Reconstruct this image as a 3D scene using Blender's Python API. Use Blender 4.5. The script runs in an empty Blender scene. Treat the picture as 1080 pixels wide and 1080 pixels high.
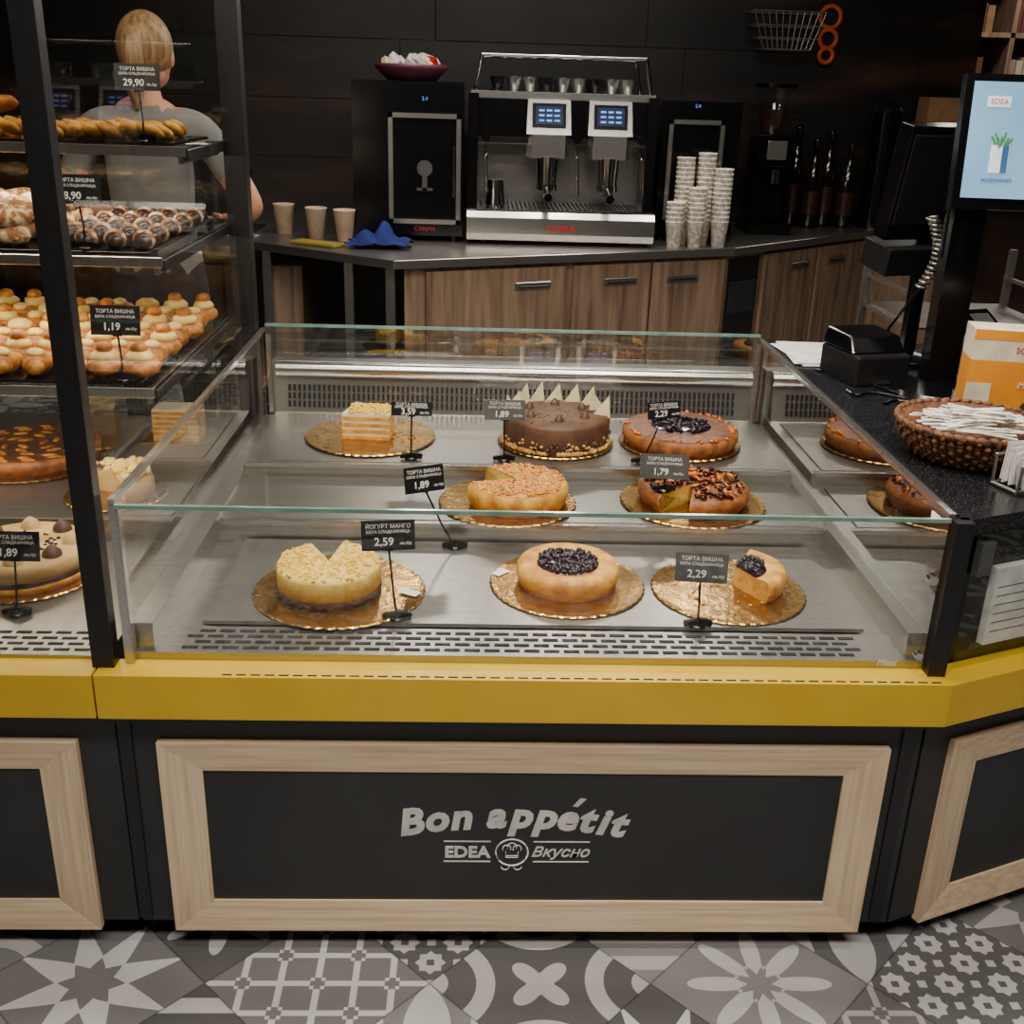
import bpy, bmesh, math, random
from mathutils import Matrix, Vector, Euler
random.seed(7)
C=bpy.context
def L(c):
    c=c/255.0
    return c/12.92 if c<=0.04045 else ((c+0.055)/1.055)**2.4
def rgb(c): return (L(c[0]),L(c[1]),L(c[2]),1)
# ---------------------------------------------------------------- materials
def newmat(name):
    m=bpy.data.materials.new(name); m.use_nodes=True
    return m,m.node_tree,m.node_tree.nodes['Principled BSDF']
def mat(name,col,rough=.5,metal=0,col2=None,scale=(20,20,20),detail=4,lo=.35,hi=.65,bump=0,emis=0,rvar=0,spec=None,coat=0,rnd=False):
    m,nt,b=newmat(name)
    b.inputs['Base Color'].default_value=rgb(col); b.inputs['Roughness'].default_value=rough; b.inputs['Metallic'].default_value=metal
    if spec is not None: b.inputs['Specular IOR Level'].default_value=spec
    if coat: b.inputs['Coat Weight'].default_value=coat; b.inputs['Coat Roughness'].default_value=.08
    if emis:
        b.inputs['Emission Color'].default_value=rgb(col); b.inputs['Emission Strength'].default_value=emis
    if col2 is None: col2=tuple(int(c*.88) for c in col)
    tc=nt.nodes.new('ShaderNodeTexCoord'); mp=nt.nodes.new('ShaderNodeMapping'); mp.inputs['Scale'].default_value=scale
    n=nt.nodes.new('ShaderNodeTexNoise'); n.inputs['Scale'].default_value=1; n.inputs['Detail'].default_value=detail
    r=nt.nodes.new('ShaderNodeValToRGB'); r.color_ramp.elements[0].position=lo; r.color_ramp.elements[1].position=hi
    r.color_ramp.elements[0].color=rgb(col); r.color_ramp.elements[1].color=rgb(col2)
    nt.links.new(tc.outputs['Object'],mp.inputs[0]); nt.links.new(mp.outputs[0],n.inputs['Vector']); nt.links.new(n.outputs['Fac'],r.inputs[0])
    nt.links.new(r.outputs[0],b.inputs['Base Color'])
    if bump:
        bp=nt.nodes.new('ShaderNodeBump'); bp.inputs['Strength'].default_value=bump; bp.inputs['Distance'].default_value=.01
        nt.links.new(n.outputs['Fac'],bp.inputs['Height']); nt.links.new(bp.outputs[0],b.inputs['Normal'])
    if rvar:
        mr=nt.nodes.new('ShaderNodeMapRange'); mr.inputs[3].default_value=rough-rvar; mr.inputs[4].default_value=rough+rvar
        nt.links.new(n.outputs['Fac'],mr.inputs[0]); nt.links.new(mr.outputs[0],b.inputs['Roughness'])
    return m
def glassmat(name,tint,k=1.0):
    # thin single-sheet glass: Schlick reflectance, symmetric from both sides
    m,nt,b=newmat(name); nt.nodes.remove(b)
    out=nt.nodes['Material Output']; t=nt.nodes.new('ShaderNodeBsdfTransparent'); t.inputs[0].default_value=tint
    g=nt.nodes.new('ShaderNodeBsdfGlossy'); g.inputs['Roughness'].default_value=.0
    lw=nt.nodes.new('ShaderNodeLayerWeight'); lw.inputs[0].default_value=.5
    pw=nt.nodes.new('ShaderNodeMath'); pw.operation='POWER'; pw.inputs[1].default_value=4.5
    ma=nt.nodes.new('ShaderNodeMath'); ma.operation='MULTIPLY_ADD'; ma.inputs[1].default_value=.85*k; ma.inputs[2].default_value=.065*k; ma.use_clamp=True
    x=nt.nodes.new('ShaderNodeMixShader'); nt.links.new(lw.outputs['Facing'],pw.inputs[0]); nt.links.new(pw.outputs[0],ma.inputs[0]); nt.links.new(ma.outputs[0],x.inputs[0]); nt.links.new(t.outputs[0],x.inputs[1]); nt.links.new(g.outputs[0],x.inputs[2])
    nt.links.new(x.outputs[0],out.inputs['Surface']); return m
STEEL=mat('brushed_steel',(172,168,162),.33,.94,(156,153,148),(2.5,420,420),3,.3,.7,rvar=.07)
STEELB=mat('brushed_steel_bright',(202,200,196),.24,.95,(186,184,181),(2.5,420,420),3,rvar=.05)
CHROME=mat('polished_chrome',(215,215,215),.1,1)
BLACK=mat('black_powder_coat',(16,16,18),.4,0,(21,21,23),(60,60,60))
BLACKG=mat('black_gloss_plastic',(10,10,12),.18)
CHARC=mat('charcoal_panel',(36,37,39),.5,0,(43,44,46),(5,5,5))
SLOT=mat('slot_shadow_paint',(8,8,9),.8)
YEL=mat('mustard_lacquer',(210,172,36),.34,0,(200,162,30),(6,6,6))
OAK=mat('light_oak',(236,212,180),.5,0,(206,176,140),(4,110,110),6,.3,.7,bump=.04)
OAKV=mat('light_oak_vertical',(236,212,180),.5,0,(206,176,140),(110,110,4),6,.3,.7,bump=.04)
GOAK=mat('grey_oak_cabinet',(150,124,100),.55,0,(94,73,57),(34,34,2.2),6,.3,.7,bump=.06)
GRAN=mat('black_granite',(18,18,21),.2,0,(84,84,88),(240,240,240),2,.56,.78)
GLASS=glassmat('clear_glass',(.955,.975,.965,1),1.0)
GLASSR=glassmat('clear_glass_reflective',(.90,.93,.92,1),3.5)
GLASST=glassmat('clear_glass_top',(.97,.985,.975,1),.45)
GEDGE=mat('glass_edge_green',(112,140,130),.15,0,(90,120,110))
GOLD=mat('gold_foil_board',(188,146,78),.25,.93,(150,112,54),(45,45,45),rvar=.1,bump=.12)
WHITE=mat('white_paper',(226,224,220),.7)
CUPM=mat('printed_paper_cup',(226,218,206),.6,0,(186,176,162),(60,60,60),2,.46,.56)
TXT=mat('chalk_white_print',(226,224,218),.6)
TAGM=mat('black_price_card',(20,20,22),.35)
TAGG=mat('grey_price_card',(80,80,80),.3)
SKIN=mat('skin',(206,146,118),.55,0,(194,132,104),(12,12,12))
HAIR=mat('blond_hair',(176,138,92),.5,0,(108,76,46),(80,80,6),4,.3,.7,bump=.3)
SHIRT=mat('grey_tshirt',(132,130,128),.85,0,(114,112,110),(9,9,9),bump=.1)
TROU=mat('dark_trousers',(30,32,38),.85)
APRON=mat('black_apron',(22,22,24),.8)
LIP=mat('lips',(160,80,74),.5); EYE=mat('eye_white',(225,222,218),.3); IRIS=mat('eye_iris',(50,70,80),.2)
RED=mat('red_enamel',(190,30,24),.4); ORNG=mat('orange_plastic',(225,95,20),.4)
# food (saturated: the view transform softens colour)
CREAM=mat('yellow_cream',(230,200,106),.65,0,(216,176,74),(60,60,60),4,bump=.15)
CRUMBY=mat('yellow_crumble',(234,200,72),.85,0,(208,156,34),(160,160,160),3,bump=.4)
BISC=mat('chocolate_biscuit',(84,46,22),.85,0,(54,28,12),(150,150,150),3,bump=.4)
CRUST=mat('golden_crust',(218,164,64),.62,0,(168,104,30),(34,34,34),5,bump=.35)
CRUSTD=mat('baked_crust_dark',(156,90,32),.6,0,(100,52,16),(40,40,40),4,bump=.3)
CRUMT=mat('apricot_crumble_top',(218,154,60),.65,0,(158,84,22),(110,110,110),4,.4,.6,bump=.6)
BERRY=mat('blueberry_glaze',(18,11,20),.16,0,(38,16,32),(80,80,80))
CHERRY=mat('cherry_glaze',(78,16,8),.2,0,(42,8,6),(80,80,80))
APRI=mat('apricot_glaze',(220,130,28),.32,0,(182,84,14),(50,50,50),bump=.2)
CHOC=mat('chocolate_mousse',(92,58,34),.55,0,(70,42,24),(30,30,30))
CHOCR=mat('red_brown_glaze',(122,72,40),.4,0,(84,42,22),(50,50,50),bump=.2)
CHOCD=mat('dark_chocolate',(40,22,14),.35,0,(58,32,18),(60,60,60))
NUT=mat('chopped_nuts',(204,160,90),.75,0,(150,102,48),(90,90,90))
IVORY=mat('white_chocolate',(228,210,168),.5)
CARA=mat('caramel_icing',(206,172,112),.5,0,(178,138,78),(14,14,14))
PUFF=mat('choux_pastry',(200,130,46),.55,0,(138,72,18),(40,40,40),4,bump=.3)
WHIP=mat('whipped_cream',(236,208,128),.55,0,(214,168,74),(40,40,40),bump=.2)
SUGAR=mat('sugar_dusted_pastry',(214,184,142),.8,0,(134,84,44),(60,60,60),4,.40,.56)
# ---------------------------------------------------------------- builder
class B:
    def __init__(s,name): s.n=name; s.v=[]; s.f=[]; s.m=[]; s.sm=[]; s.mats=[]; s.T=Matrix()
    def add(s,vs,fs,m,smooth=False,M=None):
        if m not in s.mats: s.mats.append(m)
        k=s.mats.index(m); o=len(s.v); T=s.T@M if M is not None else s.T
        s.v+= [T@Vector(v) for v in vs]
        for i,f in enumerate(fs):
            s.f.append([j+o for j in f]); s.m.append(k); s.sm.append(smooth)
        return s
    def box(s,c,d,m,rot=(0,0,0)):
        x,y,z=d[0]/2,d[1]/2,d[2]/2
        vs=[(-x,-y,-z),(x,-y,-z),(x,y,-z),(-x,y,-z),(-x,-y,z),(x,-y,z),(x,y,z),(-x,y,z)]
        fs=[(0,3,2,1),(4,5,6,7),(0,1,5,4),(1,2,6,5),(2,3,7,6),(3,0,4,7)]
        return s.add(vs,fs,m,False,Matrix.Translation(c)@Euler(rot).to_matrix().to_4x4())
    def bx(s,x0,x1,y0,y1,z0,z1,m): return s.box(((x0+x1)/2,(y0+y1)/2,(z0+z1)/2),(x1-x0,y1-y0,z1-z0),m)
    def quad(s,a,b,c,d,m): return s.add([a,b,c,d],[(0,1,2,3)],m)
    def px(s,x,y0,y1,z0,z1,m): return s.quad((x,y0,z0),(x,y1,z0),(x,y1,z1),(x,y0,z1),m)
    def py(s,y,x0,x1,z0,z1,m): return s.quad((x0,y,z0),(x1,y,z0),(x1,y,z1),(x0,y,z1),m)
    def pz(s,z,x0,x1,y0,y1,m): return s.quad((x0,y0,z),(x1,y0,z),(x1,y1,z),(x0,y1,z),m)
    def prism(s,poly,z0,z1,m):
        n=len(poly); vs=[(p[0],p[1],z0) for p in poly]+[(p[0],p[1],z1) for p in poly]
        fs=[tuple(range(n-1,-1,-1)),tuple(range(n,2*n))]+[(i,(i+1)%n,(i+1)%n+n,i+n) for i in range(n)]
        return s.add(vs,fs,m)
    def cyl(s,p0,p1,r0,m,r1=None,seg=20,cap=True):
        r1=r0 if r1 is None else r1
        p0=Vector(p0);p1=Vector(p1);d=(p1-p0).normalized(); a=d.orthogonal().normalized(); b=d.cross(a)
        vs=[];
        for p,r in((p0,r0),(p1,r1)):
            for i in range(seg):
                t=2*math.pi*i/seg; vs.append(p+a*(r*math.cos(t))+b*(r*math.sin(t)))
        s.add(vs,[(i,(i+1)%seg,(i+1)%seg+seg,i+seg) for i in range(seg)],m,True)
        if cap: s.add(vs,[tuple(range(seg-1,-1,-1)),tuple(range(seg,2*seg))],m)
        return s
    def tube(s,pts,r,m,seg=10):
        pts=[Vector(p) for p in pts]
        for i in range(len(pts)-1): s.cyl(pts[i],pts[i+1],r,m,seg=seg)
        for p in pts[1:-1]: s.sph(p,(r,r,r),m,8,6)
        return s
    def sph(s,c,r,m,u=14,v=10,rot=(0,0,0),j=0):
        vs=[];fs=[]
        for k in range(v+1):
            ph=math.pi*k/v
            for i in range(u):
                t=2*math.pi*i/u; q=1+(random.uniform(-j,j) if 0<k<v else 0)
                vs.append((r[0]*q*math.sin(ph)*math.cos(t),r[1]*q*math.sin(ph)*math.sin(t),r[2]*q*math.cos(ph)))
        for k in range(v):
            for i in range(u):
                a=k*u+i;b=k*u+(i+1)%u; fs.append((a,a+u,b+u,b))
        return s.add(vs,fs,m,True,Matrix.Translation(c)@Euler(rot).to_matrix().to_4x4())
    def lathe(s,prof,c,m,seg=48,a0=0,a1=360,smooth=True,capm=None,wob=0,lob=36):
        full=abs(a1-a0)>=359.9; n=seg if full else seg+1; vs=[];fs=[]; k=len(prof)
        for i in range(n):
            t=math.radians(a0+(a1-a0)*i/seg); w=1+(wob*abs(math.cos(t*lob/2)) if wob else 0)
            for (r,z) in prof: vs.append((c[0]+r*w*math.cos(t),c[1]+r*w*math.sin(t),c[2]+z))
        for i in range(seg):
            j=(i+1)%n
            for q in range(k-1): fs.append((i*k+q,j*k+q,j*k+q+1,i*k+q+1))
        s.add(vs,fs,m,smooth)
        if not full:
            cm=capm or m
            for e in (0,n-1):
                p=[vs[e*k+q] for q in range(k)]
                s.add(p,[tuple(range(k))] if e else [tuple(range(k-1,-1,-1))],cm)
        return s
    def text(s,t,size,m,M,off=0.,shear=0.,ext=.0006):
        vs,fs=textmesh(t,size,off,shear,ext); return s.add(vs,fs,m,False,M)
    def done(s,bevel=0,seg=2):
        me=bpy.data.meshes.new(s.n); me.from_pydata([tuple(v) for v in s.v],[],s.f); 
        for m in s.mats: me.materials.append(m)
        me.polygons.foreach_set('material_index',s.m); me.polygons.foreach_set('use_smooth',s.sm); me.update()
        o=bpy.data.objects.new(s.n,me); C.collection.objects.link(o)
        if bevel:
            b=o.modifiers.new('bevel','BEVEL'); b.width=bevel; b.segments=seg; b.limit_method='ANGLE'; b.angle_limit=math.radians(50)
        return o
_tc={}
def textmesh(t,size,off,shear,ext):
    k=(t,size,off,shear)
    if k in _tc: return _tc[k]
    cu=bpy.data.curves.new('t','FONT'); cu.body=t; cu.size=size; cu.align_x='CENTER'; cu.align_y='CENTER'; cu.offset=off; cu.shear=shear; cu.extrude=ext; cu.resolution_u=3
    o=bpy.data.objects.new('t',cu); C.collection.objects.link(o); dg=C.evaluated_depsgraph_get(); me=bpy.data.meshes.new_from_object(o.evaluated_get(dg))
    r=([v.co.copy() for v in me.vertices],[tuple(p.vertices) for p in me.polygons]); bpy.data.objects.remove(o); bpy.data.meshes.remove(me)
    _tc[k]=r; return r
def skin(vs,es,rs,sub=2,root=0):
    me=bpy.data.meshes.new('s'); me.from_pydata(vs,es,[]); o=bpy.data.objects.new('s',me); C.collection.objects.link(o)
    md=o.modifiers.new('sk','SKIN'); o.modifiers.new('ss','SUBSURF').levels=sub
    for i,r in enumerate(rs):
        r=r if isinstance(r,tuple) else (r,r)
        me.skin_vertices[0].data[i].radius=r; me.skin_vertices[0].data[i].use_root=(i==root)
    dg=C.evaluated_depsgraph_get(); m2=bpy.data.meshes.new_from_object(o.evaluated_get(dg))
    r=([v.co.copy() for v in m2.vertices],[tuple(p.vertices) for p in m2.polygons]); bpy.data.objects.remove(o); return r
T3=Matrix.Translation
def RX(a): return Matrix.Rotation(math.radians(a),4,'X')
def RZ(a): return Matrix.Rotation(math.radians(a),4,'Z')
def RY(a): return Matrix.Rotation(math.radians(a),4,'Y')
# ---------------------------------------------------------------- floor
def floor_mat():
    m,nt,b=newmat('patchwork_cement_tiles'); N=nt.nodes
    def S(x,sock):
        if isinstance(x,(int,float)): sock.default_value=x
        else: nt.links.new(x,sock)
    def F(op,a,bb=0,c=0):
        n=N.new('ShaderNodeMath'); n.operation=op; S(a,n.inputs[0]); S(bb,n.inputs[1]); S(c,n.inputs[2]); return n.outputs[0]
    tc=N.new('ShaderNodeTexCoord'); sp=N.new('ShaderNodeSeparateXYZ'); nt.links.new(tc.outputs['Object'],sp.inputs[0])
    x,y=sp.outputs[0],sp.outputs[1]; k=.7071/.30
    u=F('MULTIPLY_ADD',F('ADD',x,y),k,20.42); v=F('MULTIPLY_ADD',F('SUBTRACT',y,x),k,20.1)
    cu,cv=F('FLOOR',u),F('FLOOR',v); fu,fv=F('SUBTRACT',F('FRACT',u),.5),F('SUBTRACT',F('FRACT',v),.5)
    au,av=F('ABSOLUTE',fu),F('ABSOLUTE',fv)
    def rnd(off):
        c=N.new('ShaderNodeCombineXYZ'); nt.links.new(cu,c.inputs[0]); nt.links.new(cv,c.inputs[1]); c.inputs[2].default_value=off
        w=N.new('ShaderNodeTexWhiteNoise'); w.noise_dimensions='3D'; nt.links.new(c.outputs[0],w.inputs['Vector']); return w.outputs['Value']
    r2,r3=rnd(4.5),rnd(9.5)
    def lt(a,bb): return F('LESS_THAN',a,bb)
    def xor(a,bb): return F('ABSOLUTE',F('SUBTRACT',a,bb))
    rr=F('SQRT',F('ADD',F('MULTIPLY',fu,fu),F('MULTIPLY',fv,fv))); th=F('ARCTAN2',fv,fu)
    c8=F('COSINE',F('MULTIPLY',th,8))
    A=xor(lt(rr,F('MULTIPLY_ADD',c8,.17,.30)),lt(rr,F('MULTIPLY_ADD',c8,-.04,.12)))
    tri=F('ABSOLUTE',F('SUBTRACT',F('FRACT',F('MULTIPLY',th,8/6.28318)),.5))
    A2=xor(lt(F('MULTIPLY',rr,F('MULTIPLY_ADD',tri,1.9,.62)),.36),lt(F('MULTIPLY',rr,F('MULTIPLY_ADD',tri,-1.,1.3)),.17))
    Bp=xor(lt(F('FRACT',F('MULTIPLY',F('ADD',au,av),3)),.5),lt(F('MAXIMUM',au,av),.2))
    def sub(k,o=0.):
        gx=F('ABSOLUTE',F('SUBTRACT',F('FRACT',F('MULTIPLY_ADD',F('ADD',fu,.5),k,o)),.5)); gy=F('ABSOLUTE',F('SUBTRACT',F('FRACT',F('MULTIPLY_ADD',F('ADD',fv,.5),k,o)),.5)); return gx,gy
    gx,gy=sub(4); Cp=F('MAXIMUM',lt(F('ADD',gx,gy),.40),lt(F('MAXIMUM',gx,gy),.285)); hx,hy=sub(4,.5); Cp=F('MAXIMUM',Cp,lt(F('ADD',hx,hy),.16)); Cp=xor(Cp,lt(F('ADD',gx,gy),.14))
    kx,ky=sub(3); K2=lt(xor(kx,ky),.09); K2=xor(K2,lt(F('ADD',kx,ky),.2))
    iu,iv=F('SUBTRACT',.5,au),F('SUBTRACT',.5,av); rc=F('SQRT',F('ADD',F('MULTIPLY',iu,iu),F('MULTIPLY',iv,iv)))
    D=xor(xor(lt(rc,.42),lt(rc,.30)),lt(rr,F('MULTIPLY_ADD',F('COSINE',F('MULTIPLY',th,4)),.07,.16))); D=xor(D,lt(rc,.12))
    def dist(a,bb): return F('SQRT',F('ADD',F('MULTIPLY',a,a),F('MULTIPLY',bb,bb)))
    E=F('MULTIPLY',lt(dist(iu,av),.5),lt(dist(au,iv),.5)); E=xor(E,lt(rr,.07)); E=F('MAXIMUM',E,lt(F('ADD',iu,av),.12)); E=F('MAXIMUM',E,lt(F('ADD',au,iv),.12))
    pats=[A,Cp,Bp,E,A2,K2,D]; n=len(pats); tot=0.
    h=F('FRACT',F('MULTIPLY_ADD',cv,2/7.,F('MULTIPLY_ADD',cu,3/7.,.07)))
    for i,p in enumerate(pats):
        inb=F('MULTIPLY',F('GREATER_THAN',h,i/n),lt(h,(i+1)/n)); tot=F('ADD',F('MULTIPLY',inb,p),tot)
    dark=F('MULTIPLY_ADD',r2,.17,.09); light=F('MULTIPLY_ADD',r3,.24,.44)
    val=F('ADD',dark,F('MULTIPLY',tot,F('SUBTRACT',light,dark)))
    grout=F('GREATER_THAN',F('MAXIMUM',au,av),.494); val=F('MULTIPLY',val,F('SUBTRACT',1,F('MULTIPLY',grout,.5)))
    nz=N.new('ShaderNodeTexNoise'); nz.inputs['Scale'].default_value=6; nt.links.new(tc.outputs['Object'],nz.inputs['Vector'])
    val=F('MULTIPLY',val,F('MULTIPLY_ADD',nz.outputs['Fac'],.4,.8))
    cc=N.new('ShaderNodeCombineColor'); nt.links.new(F('MULTIPLY',val,1.02),cc.inputs[0]); nt.links.new(val,cc.inputs[1]); nt.links.new(F('MULTIPLY',val,1.0),cc.inputs[2])
    nt.links.new(cc.outputs[0],b.inputs['Base Color']); b.inputs['Roughness'].default_value=.4
    return m
# ---------------------------------------------------------------- room
WY=6.2
B('floor').bx(-5,5.5,-3,9,-.1,0,floor_mat()).done()
CEIL=mat('dark_ceiling_paint',(44,43,42),.9)
B('ceiling').bx(-5,5.5,-3,9,3.0,3.1,CEIL).done()
WB=mat('rusty_dark_plank_wall',(15,11,9),.42,0,(80,46,28),(1.3,1.3,5.0),9,.50,.84,bump=.15,rvar=.1)
WD=mat('dark_wall_paint',(48,44,40),.8); WBR=mat('brown_far_wall',(84,66,54),.8,0,(60,46,38),(3,3,3))
w=B('wall_back').bx(-5,2.66,WY,WY+.1,0,3,WB)
for z in (.3,.6,.9,1.2,1.5,1.8,2.1,2.4,2.7): w.bx(-5,2.66,WY-.003,WY,z,z+.004,SLOT)
random.seed(3)
for z in (.9,1.2,1.5,1.8,2.1,2.4,2.7):
    x=-4.6+random.random()
    while x<2.5: w.bx(x,x+.004,WY-.003,WY,z,z+.3,SLOT); x+=random.uniform(.9,1.6)
random.seed(7)
GHOST=mat('faded_stencil',(70,50,38),.5)
for t,x,z in (("TRADE MARK",-.5,1.90),("PRONTO",-.35,1.78),("ROMA",-.95,2.05)):
    w.text(t,.06,GHOST,T3((x,WY-.003,z))@RX(90))
w.done()
B('wall_far').bx(2.0,5.5,8.0,8.1,0,3,WBR).done()
B('wall_left').bx(-5,-4.9,-3,6.2,0,3,WD).done()
B('wall_right').bx(5.4,5.5,-3,8,0,3,WD).done()
B('wall_front').bx(-4.9,5.4,-3,-2.9,0,3,WD).done()
# ---------------------------------------------------------------- display counter (main)
Y0=1.683; XL=-.593; XR=.813; ZT=.9335; ZB=.634; Y1=3.033
c=B('cake_display_counter')
c.bx(-.63,.84,1.695,3.04,.06,.548,BLACK)
c.bx(-.60,.82,1.74,3.0,0,.06,BLACK)
c.bx(-.63,.84,1.687,1.70,.06,.545,CHARC)
for x in (-.622,.815): c.bx(x-.012,x+.012,1.682,1.69,.07,.54,BLACK)
def oakframe(c,x0,x1,z0,z1,y,wd=.076,th=.018):
    a=[(x0,z0),(x1,z0),(x1,z1),(x0,z1)]; b=[(x0+wd,z0+wd*.85),(x1-wd,z0+wd*.85),(x1-wd,z1-wd*.85),(x0+wd,z1-wd*.85)]
    for i in range(4):
        j=(i+1)%4; q=[a[i],a[j],b[j],b[i]]; m=OAK if i%2==0 else OAKV
        vs=[(p[0],y-th if k<2 else y-th*.45,p[1]) for k,p in enumerate(q)]+[(p[0],y,p[1]) for p in q]
        fs=[(0,1,2,3),(7,6,5,4),(0,4,5,1),(1,5,6,2),(2,6,7,3),(3,7,4,0)]; c.add(vs,fs,m)
oakframe(c,-.5644,.7805,.0484,.4768,1.690)
TX='Bon appétit'
wd={'B':1.2,'o':1.0,'n':1.05,' ':.5,'a':1.0,'p':1.05,'é':1.0,'t':.78,'i':.58}
tot=sum(wd[t] for t in TX); cx=-.132; span=.44
for t in TX:
    wdt=wd[t]/tot*span; xm=cx+wdt/2; cx+=wdt
    if t==' ': continue
    q=(xm-.088)/.215; z=.306-.021*q*q
    ch='e' if t=='é' else t
    cu=textmesh(ch,.080,.0034,.22,.0006)
    zs=[v[1] for v in cu[0]]; xs=[v[0] for v in cu[0]]; bot=min(zs); base={'p':.018}.get(t,0)
    M=T3((xm-(min(xs)+max(xs))/2,1.6862,z-.022-bot-base))@RY(q*9)@RX(90); c.add(cu[0],cu[1],TXT,False,M)
    if t=='é':
        p=T3((xm+.016,1.6862,z-.022+.064)); c.add([(-.010,-.0006,-.007),(.000,-.0006,-.009),(.016,-.0006,.010),(.004,-.0006,.012)],[(0,1,2,3)],TXT,False,p)
c.text('EDEA',.036,TXT,T3((0,1.6862,.227))@RX(90),off=.0012)
c.text('Вкусно',.032,TXT,T3((.178,1.6862,.228))@RX(90),off=.0005,shear=.35)
for x0,x1,z in ((-.045,.045,.252),(-.045,.045,.205),(.127,.235,.252),(.127,.235,.205)): c.bx(x0,x1,1.6855,1.687,z,z+.0022,TXT)
def ring(c,cx,cz,r,y,m,t=.0016,a0=0,a1=360,n=40):
    pts=[(cx+r*math.cos(math.radians(a0+(a1-a0)*i/n)),y,cz+r*math.sin(math.radians(a0+(a1-a0)*i/n))) for i in range(n+1)]
    for i in range(n): c.cyl(pts[i],pts[i+1],t,m,seg=5,cap=False)
ring(c,.086,.228,.031,1.6862,TXT)
for dx,dz,r in ((-.01,.009,.008),(0,.013,.009),(.01,.009,.008)): ring(c,.086+dx,.228+dz,r,1.6862,TXT,.001,-30,210,14)
for a in ((-.012,.002,-.012,-.012),(.012,.002,.012,-.012),(-.012,-.008,.012,-.008),(-.012,-.012,.012,-.012)):
    c.cyl((.086+a[0],1.6862,.228+a[1]),(.086+a[2],1.6862,.228+a[3]),.001,TXT,seg=5)
ring(c,.074,.195,.008,1.6862,TXT,.001,180,360,10); ring(c,.098,.195,.008,1.6862,TXT,.001,180,360,10)
c.prism([(-.648,1.640),(.8545,1.640),(.843,1.70),(-.648,1.70)],.548,.6335,YEL)
c.bx(-.648,.842,1.645,1.70,.540,.548,BLACK)
for i in range(52): c.bx(-.43+i*.0245,-.43+i*.0245+.017,1.647,1.651,.6325,.6342,SLOT)
c.bx(-.60,.82,1.70,3.03,.548,.640,STEEL)
c.prism([(-.60,1.70),(.82,1.70),(.82,1.80),(-.60,1.80)],.640,.648,STEEL)
c.bx(-.50,.75,1.815,2.205,.645,.652,STEEL)
c.bx(-.56,.79,2.215,3.0,.640,.688,STEEL)
c.bx(-.555,.785,2.208,2.222,.684,.694,STEELB)
c.bx(-.53,.76,2.235,2.49,.686,.692,STEEL)
c.bx(-.56,.79,2.505,3.0,.688,.722,STEEL)
c.bx(-.555,.785,2.498,2.512,.718,.728,STEELB)
c.bx(-.53,.76,2.525,2.93,.720,.726,STEEL)
c.bx(-.60,-.56,1.71,3.0,.64,.70,STEEL); c.bx(.79,.82,1.71,3.0,.64,.70,STEEL)
for r in range(4):
    for i in range(34):
        x=-.515+i*.036+(.018 if r%2 else 0); c.bx(x,x+.028,1.715+r*.021,1.724+r*.021,.6475,.6492,SLOT)
c.box((.11,2.975,.772),(1.34,.02,.11),STEEL,(math.radians(-12),0,0))
for r in range(3):
    for i in range(92):
        x=-.52+i*.0138; c.box((x,2.955+r*.0055,.746+r*.022),(.0062,.008,.017),SLOT,(math.radians(-12),0,0))
c.cyl((-.555,2.975,.840),(.785,2.975,.840),.022,STEELB,seg=28)
c.bx(-.57,.80,2.985,3.03,.64,.862,STEEL)
g=c
g.py(Y0,XL,XR,.636,.927,GLASS)
g.pz(.931,XL,XR,Y0,3.03,GLASST)
g.bx(XL,XR,Y0-.005,Y0+.002,.9275,.9345,GEDGE)
g.px(XL-.004,1.69,3.03,.636,.927,GLASS); g.px(XR+.002,1.69,3.03,.636,.927,GLASSR)
g.py(3.032,XL,XR,.862,.955,GLASSR)
g.bx(XL-.012,XL+.004,1.683,1.70,.634,.93,STEELB)
g.bx(XL-.014,XL-.002,1.69,3.05,.930,.940,STEELB); g.bx(XR,XR+.012,1.69,3.05,.930,.940,STEELB)
g.bx(XL,XR,3.028,3.040,.948,.955,GEDGE)
for x in (XL+.004,XR-.016): g.bx(x,x+.012,3.01,3.03,.64,.93,STEELB)
g.cyl((XR-.012,1.676,.82),(XR-.012,1.69,.82),.009,CHROME); g.cyl((XR-.012,1.676,.67),(XR-.012,1.69,.67),.007,CHROME)
g.text('Meat',.018,TXT,T3((.745,1.680,.655))@RX(90),shear=.3,ext=.0002)
c.done(.0015,1)
# ---------------------------------------------------------------- left tall pastry case
c=B('pastry_display_case')
c.bx(-2.3,-.638,1.695,3.04,.06,.548,BLACK); c.bx(-2.3,-.66,1.74,3.0,0,.06,BLACK)
c.bx(-2.3,-.638,1.687,1.70,.06,.545,CHARC)
oakframe(c,-2.1,-.707,.0484,.4768,1.690)
c.bx(-2.3,-.652,1.640,1.70,.548,.6335,YEL)
c.bx(-2.3,-.652,1.645,1.70,.540,.548,BLACK)
c.bx(-2.3,-.64,1.70,3.03,.548,.640,STEEL)
c.bx(-2.3,-.66,2.215,3.0,.64,.688,STEEL)
for r in range(4):
    for i in range(30):
        x=-1.75+i*.036+(.018 if r%2 else 0); c.bx(x,x+.028,1.715+r*.021,1.724+r*.021,.6395,.6415,SLOT)
c.bx(-.658,-.620,1.668,1.70,.60,2.05,BLACK)
c.bx(-.668,-.612,2.99,3.045,.60,2.05,BLACK)
c.bx(-2.3,-2.26,1.668,1.70,.60,2.05,BLACK); c.bx(-2.3,-2.26,2.99,3.045,.60,2.05,BLACK)
c.bx(-2.3,-.61,1.665,3.045,2.0,2.08,BLACK)
SH=[(1.436,2.60),(1.228,2.34),(.982,2.20)]
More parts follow.
